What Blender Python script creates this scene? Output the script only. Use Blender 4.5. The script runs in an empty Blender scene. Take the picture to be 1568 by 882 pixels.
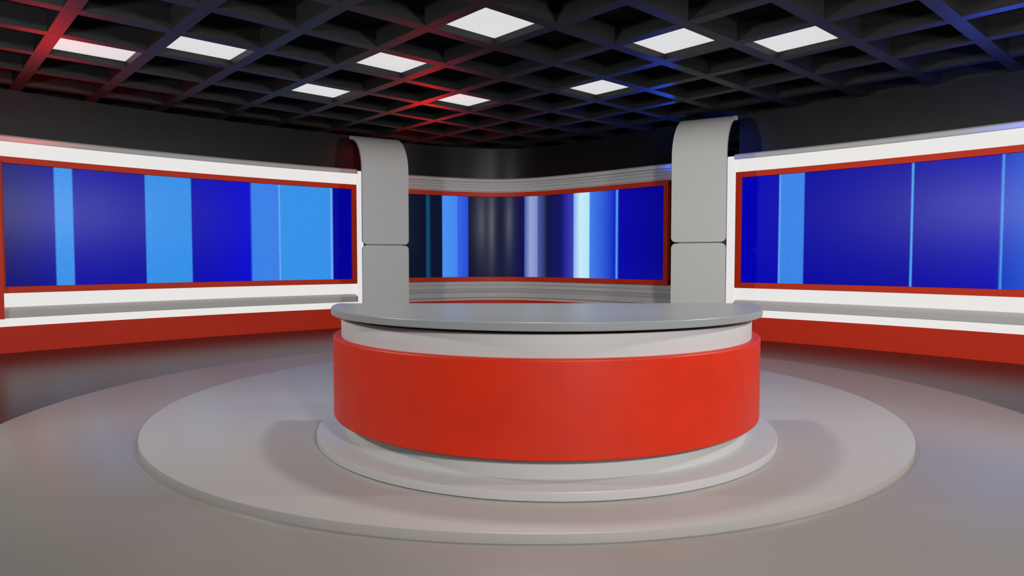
import bpy, bmesh, math
from mathutils import Vector
from math import sin, cos, pi

S = bpy.context.scene
COL = S.collection

def lin(c):
    out=[]
    for v in c:
        v=v/255.0
        out.append(v/12.92 if v<=0.04045 else ((v+0.055)/1.055)**2.4)
    return (out[0],out[1],out[2],1.0)

# ---------------------------------------------------------------- materials
def mat(name, rgb, rough=0.5, spec=0.5, metal=0.0, noise=0.0, nscale=3.0, coat=0.0, bump=0.0):
    m=bpy.data.materials.new(name); m.use_nodes=True
    nt=m.node_tree; b=nt.nodes['Principled BSDF']
    b.inputs['Base Color'].default_value=lin(rgb)
    b.inputs['Roughness'].default_value=rough
    b.inputs['Specular IOR Level'].default_value=spec
    b.inputs['Metallic'].default_value=metal
    b.inputs['Coat Weight'].default_value=coat
    tc=nt.nodes.new('ShaderNodeTexCoord')
    n=nt.nodes.new('ShaderNodeTexNoise'); n.inputs['Scale'].default_value=nscale; n.inputs['Detail'].default_value=4
    nt.links.new(tc.outputs['Object'],n.inputs['Vector'])
    if noise>0:
        r=nt.nodes.new('ShaderNodeMapRange')
        r.inputs['To Min'].default_value=1-noise; r.inputs['To Max'].default_value=1+noise
        nt.links.new(n.outputs['Fac'],r.inputs['Value'])
        mx=nt.nodes.new('ShaderNodeVectorMath'); mx.operation='SCALE'
        mx.inputs[0].default_value=lin(rgb)[:3]
        nt.links.new(r.outputs['Result'],mx.inputs['Scale'])
        nt.links.new(mx.outputs['Vector'],b.inputs['Base Color'])
    if bump>0:
        bp=nt.nodes.new('ShaderNodeBump'); bp.inputs['Strength'].default_value=bump
        nt.links.new(n.outputs['Fac'],bp.inputs['Height']); nt.links.new(bp.outputs['Normal'],b.inputs['Normal'])
    return m

def emit(name, rgb, strength):
    m=bpy.data.materials.new(name); m.use_nodes=True
    b=m.node_tree.nodes['Principled BSDF']
    b.inputs['Base Color'].default_value=(0.06,0.06,0.06,1)
    b.inputs['Roughness'].default_value=0.6
    b.inputs['Emission Color'].default_value=lin(rgb)
    b.inputs['Emission Strength'].default_value=strength
    return m

M_disc =mat('platform_grey_lacquer',(168,162,157),0.36,0.4,noise=0.02,nscale=1.2)
M_step =mat('plinth_grey_lacquer',(188,185,183),0.36,0.4,noise=0.02,nscale=1.2)
M_disc2=mat('stage_grey_lacquer',(138,131,125),0.28,0.4,noise=0.03,nscale=1.0)
M_floor=mat('dark_glossy_floor',(42,42,40),0.24,0.09,noise=0.05,nscale=2.0)
M_white=mat('white_satin_panel',(214,212,207),0.5,0.3,noise=0.015,nscale=2)
M_deskw=mat('desk_white_laminate',(192,191,189),0.38,0.35,noise=0.015,nscale=2)
M_top  =mat('desk_top_laminate',(142,144,145),0.34,0.42,noise=0.02,nscale=2)
M_red  =mat('red_lacquer',(206,42,10),0.47,0.4,noise=0.13,nscale=5,bump=0.015)
M_redf =mat('red_frame',(232,56,12),0.45,0.3)
M_redb =mat('red_base_lacquer',(222,46,4),0.5,0.25)
M_black=mat('black_gloss_wall',(17,17,18),0.34,0.35)
M_ceil =mat('ceiling_black_paint',(27,27,27),0.5,0.3,noise=0.1)
M_ceilb=mat('ceiling_void',(20,20,20),0.8,0.2)
M_dark =mat('painted_gap_shade',(40,40,42),0.5)  # near-black colour standing in for shade in the desk gaps
M_led  =emit('cove_led_diffuser',(255,253,250),0.77)
M_panel=emit('ceiling_led_diffuser',(255,255,255),0.70)

# ---------------------------------------------------------------- mesh helpers
def newobj(name, verts, faces, mats, fm=None, parent=None, smooth=False, bevel=0, recalc=True, sharp=35):
    me=bpy.data.meshes.new(name)
    me.from_pydata([tuple(v) for v in verts],[],faces)
    for m in mats: me.materials.append(m)
    if fm:
        for p,i in zip(me.polygons,fm): p.material_index=i
    if recalc:
        bm=bmesh.new(); bm.from_mesh(me); bmesh.ops.recalc_face_normals(bm,faces=bm.faces); bm.to_mesh(me); bm.free()
    o=bpy.data.objects.new(name,me); COL.objects.link(o)
    if parent: o.parent=parent
    if smooth:
        for p in me.polygons: p.use_smooth=True
        me.set_sharp_from_angle(angle=math.radians(sharp))
    if bevel:
        bv=o.modifiers.new('bevel','BEVEL'); bv.width=bevel; bv.segments=3; bv.limit_method='ANGLE'; bv.angle_limit=math.radians(40)
    return o

def empty(name, loc=(0,0,0)):
    e=bpy.data.objects.new(name,None); COL.objects.link(e); e.location=(0,0,0); return e

def lathe_disc(name,c,R,z0,z1,m,parent=None,N=192,bevel=0.0):
    if bevel:
        prof=[(R,z0),(R,z1-bevel),(R-bevel*0.3,z1-bevel*0.3),(R-bevel,z1)]
    else: prof=[(R,z0),(R,z1)]
    v=[];f=[]
    K=len(prof)
    for i in range(N):
        a=2*pi*i/N
        for r,z in prof: v.append((c[0]+r*cos(a),c[1]+r*sin(a),z))
    for i in range(N):
        j=(i+1)%N
        for k in range(K-1): f.append((i*K+k,j*K+k,j*K+k+1,i*K+k+1))
    f.append(tuple(i*K+K-1 for i in range(N)))
    f.append(tuple(reversed([i*K for i in range(N)])))
    return newobj(name,v,f,[m],parent=parent,smooth=True)

def d_prism(name,c,R,z0,z1,m,parent=None,N=96,bevel=0.0,a0=pi,a1=2*pi):
    v=[];n=N+1
    for z in (z0,z1):
        for i in range(n):
            a=a0+(a1-a0)*i/N
            v.append((c[0]+R*cos(a),c[1]+R*sin(a),z))
    f=[tuple(range(n)),tuple(range(n,2*n))]
    for i in range(n):
        j=(i+1)%n; f.append((i,j,n+j,n+i))
    return newobj(name,v,f,[m],parent=parent,smooth=True,bevel=bevel)

def arc_shell(name,c,Ro,Ri,z0,z1,m,parent=None,N=96,bevel=0.0,a0=pi,a1=2*pi):
    v=[];f=[]
    n=N+1
    for i in range(n):
        a=a0+(a1-a0)*i/N
        for r,z in ((Ro,z0),(Ro,z1),(Ri,z1),(Ri,z0)): v.append((c[0]+r*cos(a),c[1]+r*sin(a),z))
    for i in range(N):
        for k in range(4):
            l=(k+1)%4; f.append((i*4+k,(i+1)*4+k,(i+1)*4+l,i*4+l))
    f.append((0,1,2,3)); f.append((N*4,N*4+1,N*4+2,N*4+3))
    return newobj(name,v,f,[m],parent=parent,smooth=True,bevel=bevel)

# ---------------------------------------------------------------- paths
def catmull(pts,n=16):
    P=[Vector(p) for p in pts]
    P=[P[0]*2-P[1]]+P+[P[-1]*2-P[-2]]
    out=[]
    for i in range(1,len(P)-2):
        for k in range(n):
            t=k/n
            a,b,c,d=P[i-1],P[i],P[i+1],P[i+2]
            out.append(0.5*((2*b)+(c-a)*t+(2*a-5*b+4*c-d)*t*t+(3*b-a-3*c+d)*t**3))
    out.append(P[-2].copy())
    return out
def arc_path(p0,p1,sag,n=40,e0=0,e1=0):
    """shallow arc from p0 to p1 bulging away from the studio by sag; e0/e1 extend"""
    p0=Vector(p0);p1=Vector(p1);d=p1-p0;L=d.length;t=d/L;nr=Vector((t.y,-t.x))
    out=[]
    s0=-e0/L; s1=1+e1/L
    for i in range(n+1):
        s=s0+(s1-s0)*i/n
        out.append(p0+d*s-nr*(4*sag*s*(1-s)))
    return out
def arclen(path):
    s=[0]
    for a,b in zip(path,path[1:]): s.append(s[-1]+(b-a).length)
    return s
def sub(path,sa,sb,n=48):
    """resample between arc-lengths"""
    S_=arclen(path); out=[]
    for i in range(n+1):
        q=sa+(sb-sa)*i/n
        for k in range(len(S_)-1):
            if q<=S_[k+1] or k==len(S_)-2: break
        t=(q-S_[k])/(S_[k+1]-S_[k]); out.append(path[k].lerp(path[k+1],t))
    return out
def normals(path):
    N=[]
    for i in range(len(path)):
        a=path[max(0,i-1)];b=path[min(len(path)-1,i+1)]
        t=(b-a).normalized(); N.append(Vector((t.y,-t.x)))
    return N
def sweep(name,path,prof,mats,fm=None,parent=None,bevel=0,smooth=True):
    """closed profile [(offset into room, z)] swept along plan path"""
    N=normals(path);K=len(prof);v=[];f=[];mi=[]
    for p,n in zip(path,N):
        for o,z in prof:
            q=p+n*o; v.append((q.x,q.y,z))
    for i in range(len(path)-1):
        for k in range(K):
            l=(k+1)%K
            f.append((i*K+k,(i+1)*K+k,(i+1)*K+l,i*K+l)); mi.append(fm[k] if fm else 0)
    f.append(tuple(range(K)));mi.append(0)
    e=(len(path)-1)*K; f.append(tuple(e+k for k in range(K)));mi.append(0)
    return newobj(name,v,f,mats,fm=mi,parent=parent,smooth=smooth,bevel=bevel,sharp=25)
def strip_uv(name,path,off,z0,z1,m,parent=None):
    N=normals(path);S_=arclen(path);v=[];f=[]
    for p,n in zip(path,N):
        q=p+n*off; v+= [(q.x,q.y,z0),(q.x,q.y,z1)]
    for i in range(len(path)-1): f.append((2*i,2*i+2,2*i+3,2*i+1))
    me=bpy.data.meshes.new(name); me.from_pydata(v,[],f); me.materials.append(m)
    uv=me.uv_layers.new(name='UVMap')
    for p in me.polygons:
        p.use_smooth=True
        for li in p.loop_indices:
            vi=me.loops[li].vertex_index
            uv.data[li].uv=(S_[vi//2]/S_[-1], vi%2)
    o=bpy.data.objects.new(name,me); COL.objects.link(o)
    if parent:o.parent=parent
    return o

ZC=4.43
# plan paths, left -> right, room side on the right-hand side
PL=arc_path((-8.55,11.3),(-3.62,15.72),0.22,n=60,e0=3.5)
PR=arc_path((4.45,13.48),(7.70,10.17),0.12,n=60,e1=4.0)
PB=catmull([(-4.3,15.95),(-2.6,16.74),(-1.5,17.30),(-0.5,17.60),(0.4,17.42),(1.3,16.80),(2.4,15.80),(3.50,14.70)],n=10)
sL=arclen(PL)[-1]; sR=arclen(PR)[-1]; sB=arclen(PB)[-1]

# locate where a plan bearing (x/y) meets a path -> arc length
def s_at(path,ratio):
    S_=arclen(path)
    for k in range(len(path)-1):
        a=path[k].x-ratio*path[k].y; b=path[k+1].x-ratio*path[k+1].y
        if a<=0<=b: return S_[k]+(S_[k+1]-S_[k])*(-a/(b-a))
    return S_[-1]
F=1035.0
def brg(x): return (x-784)/F

# ---------------------------------------------------------------- floor / platforms
newobj('floor',[(-22,-9,-0.1),(22,-9,-0.1),(22,26,-0.1),(-22,26,-0.1),(-22,-9,0),(22,-9,0),(22,26,0),(-22,26,0)],
 [(0,1,2,3),(4,5,6,7),(0,1,5,4),(1,2,6,5),(2,3,7,6),(3,0,4,7)],[M_floor])
stage=empty('round_stage_platform')
lathe_disc('outer_disc',(0.12,7.3),5.05,0.0,0.02,M_disc2,stage,N=256,bevel=0.006)
lathe_disc('inner_disc',(0.12,7.3),3.67,0.02,0.08,M_disc,stage,N=256,bevel=0.008)

desk=empty('news_anchor_desk')
DC=(0.285,6.06)
lathe_disc('plinth_painted_shadow',DC,1.955,0.08,0.088,M_dark,desk,N=192)  # thin dark disc, contact shadow under the step put in as colour
lathe_disc('plinth_step',DC,1.97,0.088,0.148,M_step,desk,N=192,bevel=0.008)
d_prism('lower_base',DC,1.735,0.148,0.28,M_deskw,desk)
d_prism('base_lip',DC,1.79,0.275,0.292,M_top,desk)
d_prism('body',DC,1.765,0.292,1.10,M_deskw,desk,bevel=0.006)
arc_shell('red_front_panel',DC,1.832,1.766,0.292,0.945,M_red,desk,bevel=0.012)
d_prism('gap_painted_shade',DC,1.73,1.10,1.122,M_dark,desk)  # recess below the tabletop, its shade painted in dark
d_prism('tabletop',DC,1.846,1.122,1.18,M_top,desk,bevel=0.008,N=128)

# ---------------------------------------------------------------- walls
def wall_set(side,path,lit,idx):
    W=M_led if lit else M_white
    full=path
    zb=0.44 if lit else 0.51
    sweep('wall_'+side,full,[(-0.35,0),(-0.35,ZC),(-0.12,ZC),(-0.12,0)],[M_black])
    sweep('baseboard_'+side,full,[(-0.12,0),(-0.12,zb),(0.10,zb),(0.14,0.0)],[M_redb])
    g=empty('trim_%d'%idx)
    sweep('lower_cove',full,[(-0.12,zb),(-0.12,0.58),(0.02,0.58),(0.08,zb)],[W],parent=g)
    sweep('ledge',full,[(-0.12,0.58),(-0.12,0.76),(0.0,0.76),(0.10,0.70),(0.10,0.58)],[M_white],parent=g,bevel=0.01)
    sweep('upper_cove',full,[(-0.12,0.76),(-0.12,1.0),(0.02,1.0),(-0.02,0.76)],[W],parent=g)
    g2=empty('trim_%d'%(idx+1))
    sweep('header_cove',full,[(-0.12,3.28),(-0.12,3.53),(0.06,3.53),(0.0,3.28)],[W],parent=g2)
    sweep('header_lip',full,[(-0.12,3.53),(-0.12,3.63),(0.10,3.63),(0.14,3.60),(0.14,3.53)],[M_white],parent=g2,bevel=0.01)
    if not lit:
        for k,(z,o) in enumerate([(3.31,0.05),(3.40,0.08),(3.47,0.11)]):
            sweep('header_rib_%d'%k,full,[(-0.1,z),(-0.1,z+0.035),(o,z+0.035),(o,z)],[M_white],parent=g2)
        for k,(z,o) in enumerate([(0.80,0.07),(0.90,0.05)]):
            sweep('ledge_rib_%d'%k,full,[(-0.1,z),(-0.1,z+0.04),(o,z+0.04),(o,z)],[M_white],parent=g)

wall_set('left',PL,True,1)
wall_set('back',PB,False,3)
wall_set('right',PR,True,5)

def screen_mat(name,stops,rng):
    """stops: list of (position, rgb); vertical graphic bars, split over several colour ramps"""
    m=bpy.data.materials.new(name); m.use_nodes=True
    nt=m.node_tree; b=nt.nodes['Principled BSDF']
    uv=nt.nodes.new('ShaderNodeUVMap'); sp=nt.nodes.new('ShaderNodeSeparateXYZ')
    nt.links.new(uv.outputs['UV'],sp.inputs['Vector'])
    st=sorted(stops,key=lambda t:t[0])
    def ramp(q):
        r=nt.nodes.new('ShaderNodeValToRGB'); cr=r.color_ramp; cr.interpolation='LINEAR'
        cr.elements[0].position=q[0][0]; cr.elements[0].color=lin(q[0][1])
        cr.elements[1].position=q[-1][0]; cr.elements[1].color=lin(q[-1][1])
        for p,c in q[1:-1]:
            e=cr.elements.new(p); e.color=lin(c)
        nt.links.new(sp.outputs['X'],r.inputs['Fac']); return r.outputs['Color']
    if len(st)<=30: out=ramp(st)
    else:
        k=24
        a=ramp(st[:k]); c=ramp(st[k:])
        gt=nt.nodes.new('ShaderNodeMath'); gt.operation='GREATER_THAN'; gt.inputs[1].default_value=(st[k-1][0]+st[k][0])/2
        nt.links.new(sp.outputs['X'],gt.inputs[0])
        mx=nt.nodes.new('ShaderNodeMix'); mx.data_type='RGBA'
        nt.links.new(gt.outputs[0],mx.inputs['Factor']); nt.links.new(a,mx.inputs['A']); nt.links.new(c,mx.inputs['B'])
        out=mx.outputs['Result']
    # fine grain of the broadcast graphic
    tc=nt.nodes.new('ShaderNodeTexCoord')
    n=nt.nodes.new('ShaderNodeTexNoise'); n.inputs['Scale'].default_value=20; n.inputs['Detail'].default_value=6; n.inputs['Roughness'].default_value=0.7
    nt.links.new(tc.outputs['Object'],n.inputs['Vector'])
    mr=nt.nodes.new('ShaderNodeMapRange'); mr.inputs['From Min'].default_value=0.3; mr.inputs['From Max'].default_value=0.7
    mr.inputs['To Min'].default_value=0.92; mr.inputs['To Max'].default_value=1.08
    nt.links.new(n.outputs['Fac'],mr.inputs['Value'])
    sc=nt.nodes.new('ShaderNodeVectorMath'); sc.operation='SCALE'
    nt.links.new(out,sc.inputs[0]); nt.links.new(mr.outputs['Result'],sc.inputs['Scale'])
    nt.links.new(sc.outputs['Vector'],b.inputs['Emission Color'])
    b.inputs['Emission Strength'].default_value=1.0
    b.inputs['Base Color'].default_value=(0.001,0.001,0.002,1)
    b.inputs['Roughness'].default_value=0.25
    b.inputs['Specular IOR Level'].default_value=0.17
    return m

def bars(path,sa,sb,edges):
    st=[]
    for e in edges:
        a=(s_at(path,brg(e[0]))-sa)/(sb-sa)
        b=(s_at(path,brg(e[1]))-sa)/(sb-sa)
        a=max(0,min(1,a)); b=max(0,min(1,b))
        st.append((a+0.0006,e[2])); st.append((b-0.0006,e[3] if len(e)>3 else e[2]))
    return st

def video_wall(path,sa,sb,stops,matname):
    g=empty('video_wall_screen')
    z0,z1=1.0,3.28; t=0.11
    inner=sub(path,sa+t,sb-t)
    m=screen_mat(matname,stops,None)
    strip_uv('display',inner,0.03,z0+t-0.01,z1-t+0.01,m,parent=g)
    sweep('housing',sub(path,sa+0.02,sb-0.02),[(-0.12,z0+0.02),(-0.12,z1-0.02),(0.02,z1-0.02),(0.02,z0+0.02)],[M_black],parent=g)
    outer=sub(path,sa,sb)
    sweep('frame_bottom',outer,[(0.02,z0),(0.02,z0+t),(0.09,z0+t),(0.09,z0)],[M_redf],parent=g,bevel=0.006)
    sweep('frame_top',outer,[(0.02,z1-t),(0.02,z1),(0.09,z1),(0.09,z1-t)],[M_redf],parent=g,bevel=0.006)
    for nm,a,b in (('frame_side_1',sa,sa+t),('frame_side_2',sb-t,sb)):
        sweep(nm,sub(path,a,b,3),[(-0.02,z0+t),(-0.02,z1-t),(0.09,z1-t),(0.09,z0+t)],[M_redf],parent=g,bevel=0.006)
    return g

LB=(54,144,232)
# left
a=s_at(PL,brg(-6)); b=s_at(PL,brg(545))
a_i,b_i=a+.11,b-.11
video_wall(PL,a,b,bars(PL,a_i,b_i,[(-20,85,(6,6,105),(0,0,150)),(85,113,LB),(113,224,(0,0,158),(0,0,158)),(224,294,(50,142,230)),
   (294,385,(0,0,168),(0,0,205)),(385,427,(58,128,230)),(427,429,(110,175,245)),(429,506,LB),(506,509,(110,175,245)),(509,560,(0,0,148))]),'screen_graphic_left')
# back
a=s_at(PB,brg(600)); b=s_at(PB,brg(1025))
a_i,b_i=a+.11,b-.11
video_wall(PB,a,b,bars(PB,a_i,b_i,[(590,652,(4,14,38)),(652,658,(10,72,104)),(658,677,(6,16,44)),(677,700,(74,146,240),(66,132,238)),(700,716,(50,100,225),(36,76,215)),
   (716,760,(4,10,44),(10,16,54)),(760,804,(12,20,48),(14,16,76)),(804,812,(66,88,165),(136,156,208)),(812,824,(148,164,212),(124,142,204)),(824,838,(76,88,160),(20,26,70)),(838,860,(10,16,60),(14,14,96)),
   (860,879,(8,8,120),(60,60,180)),(879,888,(130,170,236),(190,228,246)),(888,903,(200,236,250),(180,228,248)),(903,944,(66,126,238),(2,20,190)),(944,947,(90,170,245)),(947,1030,(0,0,165),(0,0,135))]),'screen_graphic_back')
# right
a=s_at(PR,brg(1126)); b=sR-1.5
a=max(a,0.02)
a_i,b_i=a+.11,b-.11
video_wall(PR,a,b,bars(PR,a_i,b_i,[(1120,1192,(0,0,165),(0,0,175)),(1192,1194,(100,170,245)),(1194,1231,(58,132,230)),(1231,1393,(0,0,158),(0,0,158)),(1393,1396,(84,178,246)),
   (1396,1530,(0,0,158),(0,3,176)),(1530,1533,(84,178,246)),(1533,1640,(12,54,190),(40,110,225))]),'screen_graphic_right')

def vstrip(name,path,sa,sb,z0,z1,m,off=0.06,parent=None,off0=-0.12):
    return sweep(name,sub(path,sa,sb,3),[(off0,z0),(off0,z1),(off,z1),(off,z0)],[m],parent=parent)

# ---------------------------------------------------------------- curved columns
def rounded_rect(w,z0,z1,r,rb,rt,n=6):
    pts=[]
    def c(cx,cz,a0):
        for i in range(n+1):
            a=a0+i*(pi/2)/n; pts.append((cx+r*cos(a),cz+r*sin(a)))
    if rb: c(r,z0+r,pi); c(w-r,z0+r,1.5*pi)
    else: pts.extend([(0,z0),(w,z0)])
    if rt: c(w-r,z1-r,0); c(r,z1-r,pi/2)
    else: pts.extend([(w,z1),(0,z1)])
    return pts
def column(A,d,w,zs=1.88,zc=3.5,zt=4.33,L=0.9,th=0.07):
    g=empty('curved_panel_column')
    A=Vector(A); d=Vector(d).normalized(); n=Vector((d.y,-d.x)) # room side
    def place(u,off,z): q=A+d*u+n*off; return (q.x,q.y,z)
    def flat(name,z0,z1,rb,rt):
        o=rounded_rect(w,z0,z1,0.09,rb,rt); K=len(o)
        v=[place(u,0,z) for u,z in o]+[place(u,-th,z) for u,z in o]
        f=[tuple(range(K)),tuple(range(K,2*K))]+[(i,(i+1)%K,K+(i+1)%K,K+i) for i in range(K)]
        newobj(name,v,f,[M_white],parent=g,bevel=0.006)
    flat('lower_panel',0.0,zs-0.012,False,True)
    o=rounded_rect(w,zs+0.012,zs+0.3,0.09,True,False)
    K=len(o)
    v=[place(u,0,z) for u,z in o]+[place(u,-th,z) for u,z in o]
    f=[tuple(range(K)),tuple(range(K,2*K))]+[(i,(i+1)%K,K+(i+1)%K,K+i) for i in range(K) if i!=K-2]
    steps=[(0,zs+0.3+(zc-zs-0.3)*i/4,0) for i in range(1,5)]
    NQ=28
    for i in range(1,NQ+1):
        a=(pi/2)*i/NQ; steps.append((-L*(1-cos(a)), zc+(zt-zc)*sin(a), a))
    prev=(K-2,K-1,2*K-1,2*K-2)
    for off,z,a in steps:
        tx,tz=-L*sin(a),(zt-zc)*cos(a)
        if a==0: tx,tz=0,1
        l=math.hypot(tx,tz); nx,nz=tz/l,-tx/l
        b=len(v)
        v+=[place(w,off,z),place(0,off,z),place(0,off-nx*th,z-nz*th),place(w,off-nx*th,z-nz*th)]
        cur=(b,b+1,b+2,b+3)
        for k in range(4):
            l2=(k+1)%4; f.append((prev[k],prev[l2],cur[l2],cur[k]))
        prev=cur
    f.append(prev)
    newobj('upper_panel',v,f,[M_white],parent=g,smooth=True)
    cz=[place(0.12,-th,0),place(w-0.12,-th,0),place(w-0.12,-th-0.16,0),place(0.12,-th-0.16,0)]
    v=cz+[(x,y,zc-0.1) for x,y,_ in cz]
    newobj('core_post',v,[(0,1,2,3),(4,5,6,7),(0,1,5,4),(1,2,6,5),(2,3,7,6),(3,0,4,7)],[M_top],parent=g)
    return g
column((-3.205,14.55),(.86,.5),1.05)
column((3.04,12.95),(.86,-.5),1.02)

# lit vertical returns next to the columns
g=empty('trim_7'); vstrip('lit_return',PL,sL-0.02,sL+0.16,0.44,3.6,M_led,parent=g)
g=empty('trim_8'); 
p0=PR[0]; t=(PR[1]-PR[0]).normalized(); ext=[p0-t*0.16,p0-t*0.08,p0]
sweep('lit_return',ext,[(-0.12,0.44),(-0.12,3.6),(0.06,3.6),(0.06,0.44)],[M_led],parent=g)
# red upright closing the far end of the left screen
g=empty('trim_9'); vstrip('red_upright',PL,s_at(PL,brg(-40)),s_at(PL,brg(-3)),0.585,3.2,M_redf,off=0.32,off0=0.15,parent=g)

# ---------------------------------------------------------------- ceiling
ANG=math.radians(42.3); U=Vector((cos(ANG),sin(ANG))); V=Vector((-sin(ANG),cos(ANG)))
s=1.128; O=Vector((-0.265,8.49)); bw=0.17; bd=0.27
v=[];f=[];fm=[]
def addbox(c,du,dv,hu,hv,z0,z1,mi):
    b=len(v)
    for z in (z0,z1):
        for a_,b_ in ((-1,-1),(1,-1),(1,1),(-1,1)):
            q=c+du*(a_*hu)+dv*(b_*hv); v.append((q.x,q.y,z))
    for q in ((0,1,2,3),(4,5,6,7),(0,1,5,4),(1,2,6,5),(2,3,7,6),(3,0,4,7)):
        f.append(tuple(b+i for i in q)); fm.append(mi)
NC=15
for k in range(-NC,NC+1):
    addbox(O+V*((k+.5)*s),U,V,NC*s,bw/2,ZC,ZC+bd,0)
    addbox(O+U*((k+.5)*s),U,V,bw/2,NC*s,ZC+0.002,ZC+bd,0)
addbox(O,U,V,NC*s,NC*s,ZC+bd,ZC+bd+0.1,1)
newobj('ceiling',v,f,[M_ceil,M_ceilb],fm=fm)
for (m_,n_) in [(0,0),(2,-1),(3,-2),(0,2),(0,4),(2,3),(3,1),(-2,3),(-3,4)]:
    c=O+U*(m_*s)+V*(n_*s); h=(s-bw)/2-0.002
    vv=[]
    for z in (ZC+0.09,ZC+0.14):
        for a_,b_ in ((-1,-1),(1,-1),(1,1),(-1,1)):
            q=c+U*(a_*h)+V*(b_*h); vv.append((q.x,q.y,z))
    newobj('ceiling_light_panel',vv,[(0,1,2,3),(4,5,6,7),(0,1,5,4),(1,2,6,5),(2,3,7,6),(3,0,4,7)],[M_panel])

# ---------------------------------------------------------------- lights
def area(name,loc,target,size,power,color=(1,1,1),spread=180):
    l=bpy.data.lights.new(name,'AREA'); l.shape='DISK'; l.size=size; l.energy=power; l.color=color; l.spread=math.radians(spread)
    o=bpy.data.objects.new(name,l); COL.objects.link(o); o.location=loc
    o.rotation_euler=(Vector(target)-Vector(loc)).to_track_quat('-Z','Y').to_euler(); return o
def spot(name,loc,target,power,color,ang=120,rad=0.08):
    l=bpy.data.lights.new(name,'SPOT'); l.energy=power; l.color=color; l.shadow_soft_size=rad
    l.spot_size=math.radians(ang); l.spot_blend=0.6
    o=bpy.data.objects.new(name,l); COL.objects.link(o); o.location=loc
    o.rotation_euler=(Vector(target)-Vector(loc)).to_track_quat('-Z','Y').to_euler(); return o
area('studio_key_light',(2.4,-2.2,3.5),(0.2,10,1.6),0.7,450)
area('studio_fill_light',(-5.4,4.3,3.3),(1.5,13,1.8),0.5,190)
area('studio_fill_light.001',(5.4,4.3,3.3),(-1.5,13,1.8),0.5,190)
area('studio_top_light',(0.2,5.6,4.35),(0.2,5.6,0),0.4,75)
RED=(1,0.02,0.005); BLU=(0.02,0.10,1)
spot('red_uplight',(-7.3,10.8,2.9),(-7.2,10.6,5.3),190,RED,145)
spot('red_uplight.001',(-1.9,15.6,3.0),(-1.9,14.9,5.3),190,RED,145)
spot('blue_uplight',(3.3,14.0,3.0),(3.1,13.5,5.3),180,BLU,145)
spot('blue_uplight.001',(6.8,9.4,2.9),(6.7,9.2,5.3),210,BLU,145)

w=bpy.data.worlds.new('studio_world'); S.world=w; w.use_nodes=True
w.node_tree.nodes['Background'].inputs['Color'].default_value=(0.5,0.5,0.52,1)
w.node_tree.nodes['Background'].inputs['Strength'].default_value=0.05

# ---------------------------------------------------------------- camera
cam=bpy.data.cameras.new('camera'); co=bpy.data.objects.new('camera',cam); COL.objects.link(co)
cam.sensor_width=36; cam.lens=36*F/1568
co.location=(0,0,1.58); co.rotation_euler=(pi/2-math.atan(45/F),0,0)
cam.clip_end=200
S.camera=co
S.view_settings.view_transform='Standard'
S.view_settings.look='None'
